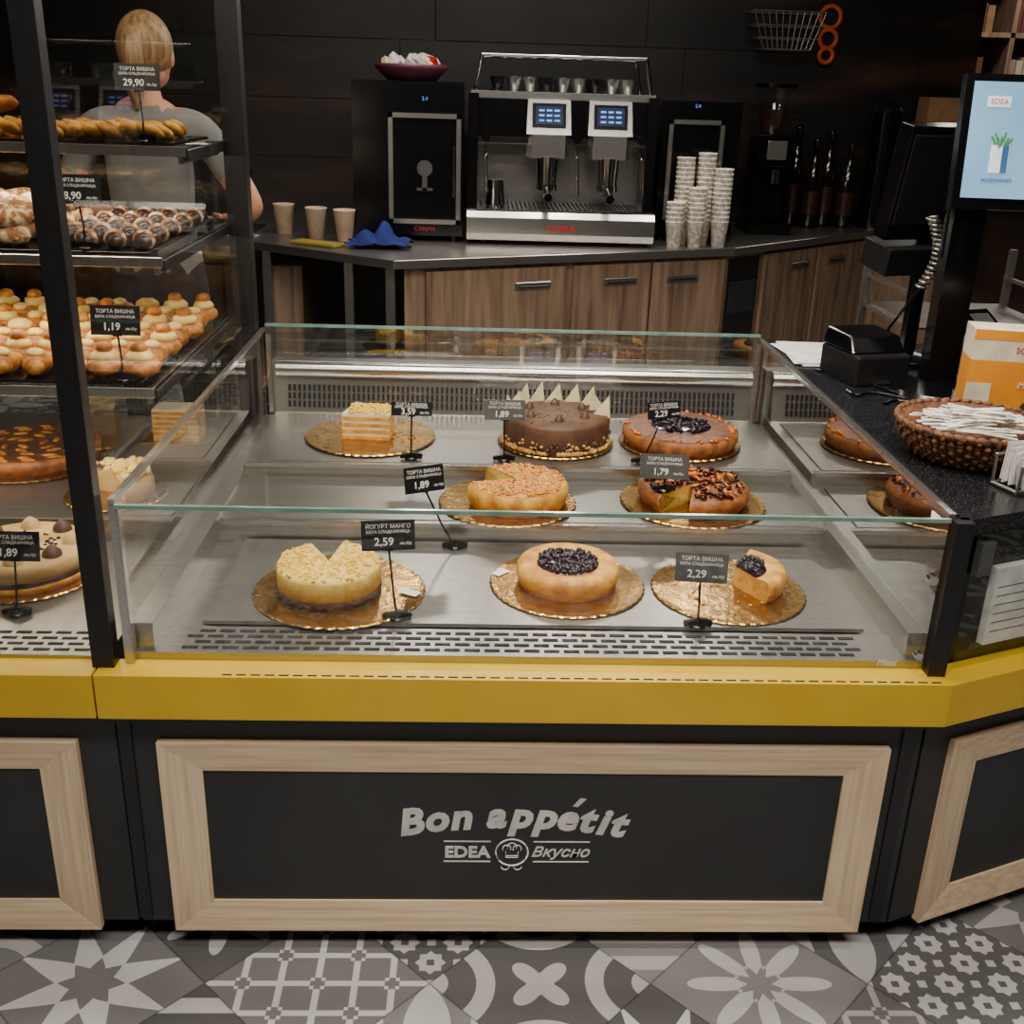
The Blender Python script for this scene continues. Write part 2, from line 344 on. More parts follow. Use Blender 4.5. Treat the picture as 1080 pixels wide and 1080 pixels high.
for z,y in SH:
    c.pz(z+.004,-2.25,-.665,y,2.99,GLASS)
    c.bx(-2.25,-.665,y-.006,y,z-.012,z+.010,STEELB)
    c.bx(-.672,-.66,y,2.99,z-.02,z+.004,BLACK)
    for x in (-.69,-1.5): c.bx(x,x+.01,y+.02,2.99,z-.03,z-.002,STEEL)
    for x in (-1.1,-1.52,-1.94): c.bx(x,x+.40,y+.02,2.97,z+.009,z+.016,BLACKG)
c.py(1.677,-2.26,-.66,.636,2.0,GLASS)
c.px(-.631,1.70,2.99,.636,2.0,GLASST)
c.py(3.033,-2.26,-.66,.64,2.0,GLASS)
c.done(.001,1)
# ---------------------------------------------------------------- right angled counter
ang=21.6; dx,dy=math.cos(math.radians(ang)),math.sin(math.radians(ang))
c=B('checkout_counter')
def P(s,o=0): return (.845+dx*s-dy*o,1.69+dy*s+dx*o)
Lr=1.35
c.prism([P(0,.01),P(Lr,.01),(2.1,3.05),(.845,3.05)],.06,.548,BLACK)
c.prism([P(0,.05),P(Lr,.05),(2.05,3.0),(.87,3.0)],0,.06,BLACK)
c.prism([P(0,.02),P(Lr,.02),(2.1,3.05),(.845,3.05)],.548,.900,BLACKG)
c.prism([P(-.0,-.003),P(Lr,-.003),(2.12,3.08),(.835,3.08),(.835,1.69)],.900,.930,GRAN)
c.bx(.820,.852,1.670,1.70,.60,.93,BLACK)
c.bx(.828,.836,1.70,3.05,.60,.935,BLACK)
c.T=T3((.845,1.69,0))@RZ(ang)
c.bx(.0,Lr,-.003,.008,.06,.545,CHARC)
oakframe(c,.065,.9,.0484,.4768,.0)
c.prism([(-.0095,-.050),(Lr,-.050),(Lr,.015),(.0,.015)],.548,.6335,YEL)
c.py(-.004,.03,Lr,.636,.898,GLASS)
c.bx(.055,.088,.004,.019,.81,.875,TAGG)
c.bx(.105,.22,.004,.0195,.665,.82,WHITE)
for i in range(6): c.bx(.115,.20,.0035,.004,.69+i*.018,.692+i*.018,TAGG)
c.T=Matrix()
c.done(.0015,1)
# ---------------------------------------------------------------- cakes
def board(c,x,y,z,r): c.lathe([(0,0),(r-.004,0),(r,.002),(r-.003,.0045),(r-.012,.004),(0,.004)],(x,y,z),GOLD,180,smooth=False,wob=.02,lob=44)
def scatter(c,x,y,z,r0,r1,n,s,m,a0=0,a1=360,flat=.6):
    for i in range(n):
        r=math.sqrt(random.uniform(r0*r0,r1*r1)); a=math.radians(random.uniform(a0,a1)); q=s*random.uniform(.6,1.3)
        c.sph((x+r*math.cos(a),y+r*math.sin(a),z+q*flat*.4),(q,q*random.uniform(.6,1),q*flat),m,6,4,rot=(random.random(),random.random(),random.random()*3))
Z1=.6525; Z2=.6945; Z3=.7285
c=B('mango_cheesecake'); x,y=-.262,1.95; board(c,x,y,Z1,.168); x-=.02; a0,a1=118,440
c.lathe([(0,0),(.101,0),(.103,.006),(.103,.015),(0,.015)],(x,y,Z1+.004),BISC,48,a0,a1)
c.lathe([(0,.015),(.101,.015),(.102,.052),(.098,.06),(0,.06)],(x,y,Z1+.004),CREAM,48,a0,a1)
scatter(c,x,y,Z1+.063,0,.098,330,.0050,CRUMBY,a0+3,a1-3)
c.box((x+.16,y-.02,Z1+.008),(.04,.022,.001),WHITE,(0,0,-.5)); c.done()
def blue(c,x,y,z,a0,a1,n):
    c.lathe([(0,0),(.098,0),(.104,.02),(.104,.034),(.098,.044),(.088,.046),(.07,.042),(0,.04)],(x,y,z),CRUST,64,a0,a1)
    c.lathe([(0,.046),(.058,.046),(.064,.041)],(x,y,z),BERRY,32,a0,a1)
    scatter(c,x,y,z+.045,0,.060,n,.0062,BERRY,a0+4,a1-4,.8)
c=B('blueberry_cheesecake_pie'); x,y=.195,1.995; board(c,x,y,Z1,.156); blue(c,x,y+.005,Z1+.004,0,360,190)
c.box((x-.135,y+.04,Z1+.006),(.035,.02,.001),WHITE,(0,0,.8)); c.done()
c=B('blueberry_cheesecake_pie'); x,y=.522,1.975; board(c,x,y,Z1,.154); blue(c,x+.015,y+.02,Z1+.004,-62,58,60)
scatter(c,x,y-.02,Z1+.004,0,.1,14,.004,CRUST); c.done()
c=B('apricot_crumble_pie'); x,y=.080,2.345; board(c,x,y,Z2,.158); x+=.022; a0,a1=-168,128
c.lathe([(0,0),(.110,0),(.118,.02),(.118,.042),(.110,.052)],(x,y,Z2+.004),CRUST,48,a0,a1)
for q in (a0,a1-.3): c.lathe([(0,0),(.110,0),(.118,.02),(.118,.042),(.110,.052),(0,.052)],(x,y,Z2+.0042),CREAM,2,q,q+.3)
c.lathe([(.112,.051),(.10,.054),(.05,.055),(0,.055)],(x,y,Z2+.004),CRUMT,48,a0,a1)
scatter(c,x,y,Z2+.057,0,.108,110,.0055,APRI,a0+4,a1-4,.5); scatter(c,x,y,Z2+.057,0,.108,230,.0045,NUT,a0+4,a1-4); scatter(c,x,y,Z2+.057,0,.108,160,.0055,CRUST,a0+4,a1-4)
scatter(c,x,y,Z2+.057,0,.1,45,.0045,CHERRY,a0+4,a1-4,.5); c.done()
c=B('cherry_apricot_tart'); x,y=.517,2.365; board(c,x,y,Z2,.168); a0,a1=-104,222
c.lathe([(0,0),(.12,0),(.130,.02),(.130,.036),(.118,.044)],(x,y,Z2+.004),CRUSTD,48,a0,a1)
for q in (a0,a1-.3): c.lathe([(0,0),(.12,0),(.130,.02),(.130,.036),(.118,.044),(0,.044)],(x,y,Z2+.0042),CREAM,2,q,q+.3)
c.lathe([(.119,.044),(.06,.045),(0,.045)],(x,y,Z2+.004),CHOCR,48,a0,a1)
scatter(c,x,y,Z2+.049,0,.114,80,.011,APRI,a0+5,a1-5,.35); scatter(c,x,y,Z2+.050,0,.114,90,.010,CHERRY,a0+5,a1-5,.35); scatter(c,x,y,Z2+.050,0,.116,130,.008,CHOCD,a0+4,a1-4,.4); c.done()
c=B('layered_cream_cake_slice'); x,y=-.272,2.72; board(c,x,y,Z3,.168)
z=Z3+.004
for i in range(4):
    c.prism([(x-.07,y-.035),(x+.055,y-.045),(x+.06,y+.03),(x-.045,y+.075)],z,z+.009,CRUST); z+=.009
    c.prism([(x-.069,y-.034),(x+.054,y-.044),(x+.059,y+.029),(x-.044,y+.074)],z,z+.008,IVORY); z+=.008
for i in range(120): c.sph((x+random.uniform(-.052,.052),y+random.uniform(-.035,.045),z+.003),(.006,.005,.004),CRUMBY,6,4)
scatter(c,x+.07,y-.02,Z3+.005,0,.06,18,.004,CRUST); c.done()
c=B('chocolate_mousse_cake'); x,y=.214,2.705; board(c,x,y,Z3,.150)
c.lathe([(0,0),(.137,0),(.139,.03),(.139,.066),(.132,.076),(0,.076)],(x,y,Z3+.004),CHOC,64)
scatter(c,x,y,Z3+.008,.136,.142,170,.006,NUT,180,360,1.); scatter(c,x,y,Z3+.078,0,.125,140,.004,CHOCD,0,360)
for i in range(70):
    a=math.radians(random.uniform(185,355)); zz=random.uniform(.01,.04); c.sph((x+.139*math.cos(a),y+.139*math.sin(a),Z3+zz),(.005,.005,.004),random.choice([NUT,CHOCD]),6,4)
for i in range(9):
    a=math.radians(-8+i*24.5); px,py=x+.115*math.cos(a),y+.115*math.sin(a); hh=random.uniform(.05,.062); lean=random.choice([-.016,.014,.018])
    c.add([(-.024,0,0),(.024,0,0),(lean,.004,hh),(-.024,.003,0),(.024,.003,0),(lean,.007,hh)],[(0,1,2),(5,4,3),(0,3,4,1),(1,4,5,2),(2,5,3,0)],IVORY,False,T3((px,py,Z3+.075))@RZ(random.uniform(-25,25)))
for i in range(6):
    a=math.radians(30+i*60); c.lathe([(.013,0),(.011,.009),(.003,.018),(0,.02)],(x+.08*math.cos(a),y+.08*math.sin(a),Z3+.078),CHOC,12)
c.done()
c=B('chocolate_berry_tart'); x,y=.543,2.715; board(c,x,y,Z3,.158)
c.lathe([(0,0),(.143,0),(.152,.018),(.152,.034),(.14,.042),(0,.04)],(x,y,Z3+.004),CRUSTD,64)
c.lathe([(0,.046),(.07,.046),(.115,.046),(.142,.042)],(x,y,Z3+.004),CHOCR,64)
c.lathe([(0,.050),(.070,.050),(.080,.046)],(x,y,Z3+.004),BERRY,32); scatter(c,x,y,Z3+.053,0,.076,110,.008,BERRY,0,360,.5)
scatter(c,x,y,Z3+.046,.128,.145,50,.006,APRI); c.done()
c=B('caramel_cream_cake'); x,y=-.915,2.045; board(c,x,y,.641,.155)
c.lathe([(0,0),(.13,0),(.13,.014),(0,.014)],(x,y,.645),CRUST,48); c.lathe([(0,.014),(.13,.014),(.131,.024),(0,.024)],(x,y,.645),CHOCD,48); c.lathe([(0,.024),(.13,.024),(.13,.046),(.122,.056),(0,.056)],(x,y,.645),CARA,48)
for i in range(8):
    a=i*.785+.2; c.lathe([(.020,0),(.018,.010),(.008,.020),(0,.024)],(x+.095*math.cos(a),y+.095*math.sin(a),.700),CHOC if i%2 else CARA,14)
scatter(c,x,y,.701,0,.07,60,.005,CHOCD); c.done()
c=B('meringue_cake_half'); x,y=-.825,2.365; board(c,x,y,.6895,.115)
c.lathe([(0,0),(.085,0),(.087,.03),(.08,.045),(0,.05)],(x,y,.6935),CARA,40,-60,160); scatter(c,x,y,.742,0,.078,60,.012,WHIP,-50,150,1.1); scatter(c,x,y,.748,0,.078,40,.007,CHOC,-50,150); c.done()
c=B('orange_glazed_pie'); x,y=-1.105,2.60; board(c,x,y,.6895,.18)
c.lathe([(0,0),(.155,0),(.165,.02),(.165,.035),(.15,.04),(0,.034)],(x,y,.6935),CRUSTD,56); c.lathe([(.152,.04),(0,.038)],(x,y,.6935),CHOC,48)
for r in (.03,.06,.09,.12,.14):
    n=int(r*110)
    for i in range(n):
        a=2*math.pi*i/n+r*9; c.sph((x+r*math.cos(a),y+r*math.sin(a),.733),(.019,.008,.004),PUFF,8,6,(0,0,a+1.2))
c.done()
c=B('reflected_cake_slice'); x,y=-.79,2.80  # solid slice modelled in place of a reflection in the glass
z=.6895
c.bx(x-.09,x+.09,y-.06,y+.08,z,z+.003,GOLD); z+=.003
for i in range(6):
    c.prism([(x-.06,y-.04),(x+.06,y-.04),(x+.06,y+.04),(x-.06,y+.04)],z,z+.010,CRUST); z+=.010; c.prism([(x-.059,y-.039),(x+.059,y-.039),(x+.059,y+.039),(x-.059,y+.039)],z,z+.004,IVORY); z+=.004
c.done()
c=B('cookie_tray'); z=1.436+.016
for i in range(26):
    for j in range(4): c.sph((-1.9+i*.046+random.uniform(-.01,.01),2.66+j*.08,z+.016+random.uniform(0,.008)),(.036,.024,.013),CRUST,12,6,(random.uniform(-.3,.3),.45,random.uniform(.8,1.6)),.06)
for i in range(20):
    c.sph((-1.28+random.uniform(-.28,.12),2.68+random.uniform(0,.22),z+.05+random.uniform(0,.03)),(.05,.034,.016),PUFF,12,6,(.2,.3,random.random()*3),.06)
c.done()
c=B('powdered_pastry_tray'); z=1.228+.016
for i in range(12):
    for j in range(5):
        for k in range(2): c.sph((-1.75+i*.068,2.42+j*.1,z+.022+k*.036),(.044,.036,.024),SUGAR,12,8,(0,0,random.random()*3),.08)
c.done()
c=B('chocolate_glazed_croissant_tray'); z=1.228+.016
for i in range(4):
    for j in range(5):
        x=-.91+i*.062; y=2.42+j*.11
        for k in range(5):
            t=(k-2)/2; c.sph((x+.012*t*t,y+t*.034,z+.018),(.022*(1.15-.45*abs(t)),.013,.02*(1.15-.45*abs(t))),SUGAR if k==2 else CHOCD,10,6)
c.done()
c=B('cream_puff_tray'); z=.982+.016
for i in range(15):
    for j in range(7):
        x=-1.72+i*.072; y=2.27+j*.095
        if x>-.71: continue
        q=random.uniform(.9,1.15)
        if (j+i//3)%2:
            for k in range(5):
                t=(k-2)/2; c.sph((x+.01*t*t,y+t*.036,z+.022),(.030*(1.1-.5*abs(t)),.015,.026*(1.1-.5*abs(t))),PUFF,10,6,(0,0,.4),.05)
            c.sph((x,y,z+.046),(.018,.022,.010),WHIP,10,6,(0,0,.4),.1)
        else:
            c.sph((x,y,z+.02),(.036*q,.040*q,.022),PUFF,14,8,(0,0,random.random()*3),.06)
            c.sph((x,y,z+.042),(.027*q,.029*q,.016),WHIP,12,6,(0,0,random.random()*3),.08)
            if i%3: c.sph((x,y,z+.060),(.019,.019,.014),PUFF,10,6)
c.done()
# ---------------------------------------------------------------- price tags
def tag(x,y,zb,cx,cy,cz,price,w=.098,h=.056,m=None,rz=0,tilt=-12,name="ТОРТА ВИШНА"):
    c=B('price_tag'); m=m or TAGM
    c.lathe([(0,0),(.016,0),(.016,.004),(.006,.008),(0,.008)],(x,y,zb),BLACKG,16)
    c.box((x+.012,y,zb+.010),(.03,.012,.012),BLACKG,(0,.3,.4)); c.box((x-.012,y,zb+.009),(.03,.012,.009),BLACKG,(0,-.3,-.3))
    c.tube([(x,y,zb+.004),(x+(cx-x)*.4,y+.003,zb+.05),(cx,cy+.004,cz-h/2+.006)],.0022,BLACKG,8)
    c.box((cx,cy+.003,cz-h/2+.004),(.018,.008,.014),BLACKG)
    M=T3((cx,cy,cz))@RZ(rz)@RX(tilt)
    c.T=M; c.box((0,0,0),(w,.003,h),m)
    c.text(name,.0105,TXT,T3((0,-.0018,h*.30))@RX(90),ext=.0002); c.text('БЯЛА СЛАДКАРНИЦА',.0075,TXT,T3((0,-.0018,h*.12))@RX(90),ext=.0002)
    c.text(price,.021,TXT,T3((-.008,-.0018,-h*.22))@RX(90),off=.0003,ext=.0002); c.text('лв./бр',.008,TXT,T3((.032,-.0018,-h*.28))@RX(90),ext=.0002)
    c.T=Matrix(); c.done()
tag(-.140,1.83,Z1,-.155,1.836,.822,'2,59',rz=8,name='ЙОГУРТ МАНГО')
tag(.43,1.815,Z1,.428,1.823,.772,'2,29',m=TAGG,rz=-6)
tag(-.038,2.17,Z1,-.105,2.17,.812,'1,89',w=.09,rz=25)
tag(.435,2.30,Z2+.052,.432,2.30,.805,'1,79',w=.11,m=TAGG,rz=-4)
tag(-.155,2.545,Z3,-.155,2.57,.850,'3,59',w=.10,h=.034)
tag(.075,2.545,Z3,.075,2.57,.852,'1,89',w=.10,h=.05,m=TAGG)
tag(.42,2.545,Z3,.469,2.57,.860,'2,29',w=.09,h=.042,rz=20)
tag(-.857,1.85,.641,-.847,1.85,.782,'1,89',w=.10)
tag(-.765,2.63,1.452,-.765,2.62,1.590,'29,90',w=.10)
tag(-.836,2.375,1.246,-.836,2.36,1.370,'8,90',w=.10,h=.06)
tag(-.736,2.225,.998,-.736,2.215,1.128,'1,19',w=.10,h=.06)
# ---------------------------------------------------------------- back counter
c=B('back_bar_counter')
F=[(-2.6,5.2),(-.985,4.90),(-.338,4.457),(1.2,5.10),(2.15,5.95),(2.64,5.95)]
BK=[(2.64,6.19),(-2.6,6.19)]
c.prism(F+BK,.885,.92,STEEL)
c.prism([(-.30,4.52),(1.17,5.13),(2.12,5.98),(2.62,5.98),(2.62,6.18),(-.30,6.18)],.09,.885,GOAK)
c.prism([(-.26,4.58),(1.15,5.18),(2.10,6.03),(2.6,6.03),(2.6,6.17),(-.26,6.17)],0,.09,BLACK)
c.bx(-2.6,-.32,6.1,6.18,0,.885,BLACK)
for x,y in ((-.95,5.0),(-.55,4.72),(-.36,4.56)): c.bx(x-.02,x+.02,y-.02,y+.02,0,.885,STEELB)
c.bx(-.98,-.80,5.02,5.5,0,.8,GOAK)
c.prism([(-.95,5.02),(-.40,4.65),(-.40,5.6),(-.95,5.6)],.30,.33,STEEL)
def doors(a,b,spans,hside):
    v=Vector((b[0]-a[0],b[1]-a[1])); ang=math.atan2(v.y,v.x); c.T=T3((a[0],a[1],0))@Matrix.Rotation(ang,4,'Z')
    for (s0,s1),hs in zip(spans,hside):
        c.bx(s0,s1,-.022,-.001,.10,.865,GOAK)
        hx=s0+(s1-s0)*hs; c.bx(hx-.085,hx+.085,-.032,-.022,.775,.805,STEEL); c.bx(hx-.07,hx+.07,-.040,-.032,.782,.790,BLACK)
    c.T=Matrix()
doors((-.30,4.52),(1.17,5.13),[(.09,.74),(.78,1.17),(1.185,1.575)],[.75,.6,.4])
doors((1.17,5.13),(2.12,5.98),[(.30,.76),(.78,1.26)],[.65,.35])
c.T=T3((1.17,5.13,0))@Matrix.Rotation(math.atan2(.85,.95),4,'Z'); c.bx(.02,.27,-.006,.0,.30,.86,BLACK); c.bx(.04,.25,-.010,-.005,.60,.75,CHARC); c.T=Matrix()
c.done(.002,1)
# ---------------------------------------------------------------- espresso machine
c=B('espresso_machine'); X0,X1=-.05,.80; z0=.92
for x in (X0+.08,X1-.08):
    for y in (5.12,5.52): c.cyl((x,y,z0),(x,y,z0+.05),.025,CHROME)
c.bx(X0,X1,5.06,5.58,z0+.05,z0+.15,BLACKG)
prof=[(5.06,.01),(5.015,.02),(5.0,.05),(5.0,.12),(5.02,.145),(5.06,.15)]
vs=[(X0-.0,p[0],z0+p[1]) for p in prof]+[(X1,p[0],z0+p[1]) for p in prof]; n=6
c.add(vs,[(i,i+n,i+n+1,i+1) for i in range(n-1)]+[(0,1,2,3,4,5),(11,10,9,8,7,6)],STEELB)
c.text('CUPRA',.04,RED,T3((.375,4.997,z0+.075))@RX(90),off=.001)
c.bx(X0+.04,X1-.04,5.02,5.34,z0+.15,z0+.158,CHROME)
for i in range(36): c.bx(X0+.06+i*.0205,X0+.07+i*.0205,5.04,5.32,z0+.158,z0+.160,SLOT)
c.bx(X0+.04,X1-.04,5.34,5.37,z0+.15,z0+.46,STEELB)
c.bx(X0,X1,5.37,5.58,z0+.15,z0+.64,BLACKG)
for x in (X0,X1-.045): c.prism([(x,5.12),(x+.045,5.12),(x+.045,5.40),(x,5.40)],z0+.15,z0+.64,BLACKG)
c.bx(X0+.02,X1-.02,5.16,5.40,z0+.44,z0+.62,BLACKG)
c.box((.375,5.165,z0+.445),(.80,.03,.03),CHROME)
SCR=mat('display_blue_glow',(60,110,200),.3,0,(130,180,235),(60,60,60),2,emis=.8); SCD=mat('display_dark',(22,30,60),.2,emis=.6)
for gx in (.31,.585):
    c.T=T3((gx,5.10,.035))
    c.prism([(-.075,-.02),(.075,-.02),(.095,.08),(-.095,.08)],z0+.34,z0+.44,STEELB)
    c.add([(-.10,-.02,z0+.44),(.10,-.02,z0+.44),(.10,.09,z0+.44),(-.10,.09,z0+.44),(-.095,.03,z0+.585),(.095,.03,z0+.585),(.095,.09,z0+.585),(-.095,.09,z0+.585)],[(0,3,2,1),(4,5,6,7),(0,1,5,4),(1,2,6,5),(2,3,7,6),(3,0,4,7)],STEELB)
    c.box((0,.001,z0+.52),(.15,.006,.105),BLACKG,(math.radians(-19),0,0)); c.box((0,-.003,z0+.52),(.12,.004,.08),SCD,(math.radians(-19),0,0))
    M0=c.T; c.T=M0@T3((0,-.006,z0+.52))@RX(-19)
    for i in range(3):
        for j in range(3): c.box((-.034+j*.034,0,.022-i*.022),(.024,.001,.009),SCR)
    c.T=T3((gx,5.10,0))
    c.cyl((0,.02,z0+.25),(0,.02,z0+.38),.042,CHROME,.05); c.cyl((0,.02,z0+.235),(0,.02,z0+.262),.048,CHROME)
    c.cyl((0,.0,z0+.245),(0,-.15,z0+.215),.013,BLACKG,.018); c.tube([(0,.02,z0+.235),(-.012,.02,z0+.205)],.008,CHROME); c.tube([(0,.02,z0+.235),(.012,.02,z0+.205)],.008,CHROME)
    c.T=Matrix()
for x in (.03,.44,.73):
    c.tube([(x,5.16,z0+.42),(x,5.07,z0+.38),(x+.01,5.06,z0+.22)],.007,CHROME); c.cyl((x,5.14,z0+.46),(x,5.09,z0+.46),.02,BLACKG)
c.cyl((.08,5.18,z0+.16),(.08,5.18,z0+.27),.045,CHROME,.035)
c.bx(X0+.01,X1-.01,5.17,5.57,z0+.62,z0+.65,STEELB)
for y in (5.19,5.55):
    c.tube([(X0+.03,y,z0+.65),(X0+.06,y,z0+.80),(X1-.06,y,z0+.80),(X1-.03,y,z0+.65)],.009,CHROME)
for x in (X0+.06,X1-.06): c.cyl((x,5.19,z0+.80),(x,5.55,z0+.80),.009,CHROME)
c.py(5.19,X0+.06,X1-.06,z0+.655,z0+.79,GLASS)
for i in range(9):
    for j in range(3): c.lathe([(.02,0),(.032,.05),(.034,.06),(.03,.06),(.018,.008)],(X0+.13+i*.074,5.26+j*.1,z0+.652),STEELB if i%3 else BLACKG,14)
c.done(.003,2)
def fridge(name,x0,x1,dx0,dx1,zt,yo=0):
    c=B(name); c.T=T3((0,yo,0)); c.bx(x0,x1,5.06,5.55,.945,zt,BLACKG)
    for x in (x0+.04,x1-.04):
        for y in (5.1,5.5): c.cyl((x,y,.92),(x,y,.945),.018,BLACKG)
    f=.020; y=5.045
    c.bx(dx0,dx1,y,5.06,1.0,1.47,BLACKG)
    for a in ((dx0,dx0+f,1.0,1.47),(dx1-f,dx1,1.0,1.47),(dx0,dx1,1.0,1.0+f),(dx0,dx1,1.47-f,1.47)): c.bx(a[0],a[1],y-.012,y,a[2],a[3],STEELB)
    c.bx(dx0+.04,dx1-.04,y-.004,y,1.04,1.43,BLACKG); c.bx(dx1-.035,dx1-.025,y-.03,y-.012,1.12,1.34,CHROME)
    GH=TAGG
    c.cyl(((dx0+dx1)/2,y-.006,1.24),((dx0+dx1)/2,y-.004,1.24),.035,GH); c.box(((dx0+dx1)/2,y-.006,1.19),(.022,.003,.09),GH); c.box(((dx0+dx1)/2,y-.006,1.15),(.07,.003,.012),GH)
    c.text('2.4',.022,SCR,T3(((dx0+dx1)/2,5.058,1.53))@RX(90)); 
    c.text('CARIMA',.026,RED,T3(((dx0+dx1)/2,5.058,.975))@RX(90)); c.T=Matrix(); return c.done(.004,2)
fridge('milk_fridge',-.56,-.07,-.40,-.08,1.60); fridge('milk_fridge',.85,1.22,.88,1.14,1.55,.25)
c=B('napkin_bowl'); c.lathe([(0,0),(.11,0),(.16,.05),(.17,.07),(.16,.07),(.10,.008),(0,.008)],(-.31,5.28,1.60),mat('pink_plastic',(100,52,66),.4),28)
for i in range(18): c.box((-.31+random.uniform(-.10,.10),5.28+random.uniform(-.06,.06),1.65+random.uniform(0,.04)),(.08,.05,.025),random.choice([WHITE,WHITE,IVORY,RED]),(random.random(),random.random(),random.random()*3))
c.done()
def cup(c,x,y,z,s=1,m=CUPM):
    c.lathe([(0,0),(.029*s,0),(.042*s,.112*s),(.044*s,.114*s),(.043*s,.118*s),(.040*s,.116*s),(.027*s,.006),(0,.006)],(x,y,z),m,24)
c=B('paper_cup_stacks')
for x,y,n in ((.905,5.08,5),(.955,5.19,14),(1.005,5.10,8),(1.055,5.20,15),(1.125,5.14,12)):
    for i in range(n): cup(c,x,y,.92+i*.021)
c.done()
for x,y in ((-.90,5.20),(-.735,5.08),(-.60,5.02)):
    c=B('paper_cup'); cup(c,x,y,.92,1.15,mat('kraft_cup',(204,178,148),.6)); c.done()
c=B('blue_cleaning_cloth'); BLU=mat('blue_cloth',(14,32,104),.9); 
n=14; vs=[];fs=[]
for i in range(n):
    for j in range(n):
        u,v=i/(n-1)-.5,j/(n-1)-.5; h=.07*math.exp(-8*(u*u+v*v))*(1+.5*math.sin(u*17+v*5))+.008*math.sin(v*20)+.012; vs.append((-.43+u*.26+.02*math.sin(v*9),4.84+v*.20,.92+max(h,.002)))
for i in range(n-1):
    for j in range(n-1): a=i*n+j; fs.append((a,a+n,a+n+1,a+1))
c.add(vs,fs,BLU,True); c.done()
c=B('cutting_board'); c.box((-.70,4.85,.928),(.24,.09,.012),mat('yellow_board',(150,130,50),.6),(0,0,math.radians(-30))); c.done(.003)
c=B('steel_sink'); c.bx(-1.25,-1.0,5.1,5.5,.9205,.926,STEELB); c.bx(-1.22,-1.03,5.13,5.47,.9262,.927,SLOT); c.tube([(-1.12,5.55,.92),(-1.12,5.55,1.18),(-1.12,5.42,1.22),(-1.12,5.38,1.16)],.012,CHROME); c.done()
# ---------------------------------------------------------------- wall stuff right
c=B('wire_basket'); yb=WY-.03
for z,w in ((1.985,.185),(1.92,.17),(1.86,.15),(1.805,.12)):
    c.tube([(1.57-w,yb-.18,z),(1.57+w,yb-.18,z),(1.57+w,yb,z),(1.57-w,yb,z),(1.57-w,yb-.18,z)],.004,STEEL,6)
for i in range(11):
    t=-1+i*.2; c.tube([(1.57+t*.185,yb-.18,1.985),(1.57+t*.12,yb-.18,1.805),(1.57+t*.12,yb,1.805)],.003,STEEL,6)
c.done()
c=B('orange_strainer_rings')
for z,r in ((1.975,.053),(1.87,.045),(1.79,.036)): ring(c,1.83,z,r,WY-.03,ORNG,.013,n=24)
c.cyl((1.83,WY-.001,2.03),(1.83,WY-.04,2.03),.006,STEEL); c.done()
c=B('coffee_grinder'); c.bx(1.38,1.60,5.62,5.94,.92,.97,BLACKG); c.bx(1.41,1.57,5.75,5.92,.97,1.32,BLACKG); c.bx(1.41,1.57,5.65,5.92,1.25,1.40,BLACKG); c.cyl((1.49,5.80,1.40),(1.49,5.80,1.62),.06,GLASS,.10,cap=False); c.cyl((1.49,5.80,1.41),(1.49,5.80,1.52),.055,CHOCD,.075); c.cyl((1.49,5.8,1.62),(1.49,5.8,1.64),.105,BLACKG); c.cyl((1.49,5.67,1.17),(1.49,5.67,1.24),.03,CHROME); c.box((1.49,5.645,1.33),(.10,.012,.09),STEEL); c.done(.004)
AMB=mat('dark_bottle_glass',(24,17,13),.08,0,coat=.5)
for x,y,h in ((1.80,6.02,.46),(1.90,6.10,.50),(2.0,6.05,.44),(1.72,6.10,.52)):
    c=B('syrup_bottle'); c.lathe([(0,0),(.045,0),(.047,.02),(.047,h*.55),(.03,h*.7),(.016,h*.78),(.016,h*.95),(.018,h*.96),(.018,h),(0,h)],(x,y,.92),AMB,20); c.lathe([(.0478,h*.15),(.0478,h*.42)],(x,y,.92),CHOCD,20); c.done()
c=B('water_boiler'); c.cyl((2.18,6.08,.92),(2.18,6.08,1.52),.085,BLACKG,seg=32); c.lathe([(.085,0),(.07,.03),(.02,.05),(0,.05)],(2.18,6.08,1.52),BLACK,28); c.done()
c=B('cardboard_box'); CB=mat('cardboard',(150,112,76),.8); c.bx(2.34,2.60,5.98,6.17,.92,1.28,CB); c.bx(2.36,2.58,6.0,6.16,1.28,1.60,CB); c.bx(2.34,2.60,5.978,5.98,1.10,1.115,IVORY); c.done(.003)
c=B('shelving_unit')
for z in (1.30,1.62,1.98,2.36): c.bx(2.7,5.0,7.70,7.98,z,z+.03,GOAK)
for x in (2.7,3.5,4.3,4.97): c.bx(x,x+.03,7.70,7.98,.0,2.39,GOAK)
c.bx(2.7,5.0,7.70,7.98,.9,.93,GOAK)
cols=[mat('pack_'+str(i),q,.6) for i,q in enumerate([(150,124,96),(100,50,40),(60,60,64),(180,168,148),(90,60,40),(130,96,60)])]
for z in (.93,1.33,1.65,2.01):
    for x0 in (2.74,3.54,4.34):
        x=x0
        while x<x0+.62:
            wq=random.uniform(.03,.08); h=random.uniform(.14,.24); c.bx(x,x+wq,7.74,7.92,z,z+h,random.choice(cols)); x+=wq+.006
c.done()
c=B('tray_rack_trolley')
for x in (1.46,2.0):
    for y in (3.55,4.05): c.bx(x-.012,x+.012,y-.012,y+.012,.04,1.08,STEEL)
for i in range(8): 
    z=.2+i*.11; c.bx(1.46,1.48,3.55,4.05,z,z+.012,STEELB); c.bx(1.98,2.0,3.55,4.05,z,z+.012,STEELB)
    if i%2==0: c.bx(1.48,1.98,3.56,4.04,z+.012,z+.02,STEEL)
for x in (1.46,2.0):
    for y in (3.55,4.05): c.cyl((x-.012,y,.03),(x+.012,y,.03),.03,BLACKG)
c.done()
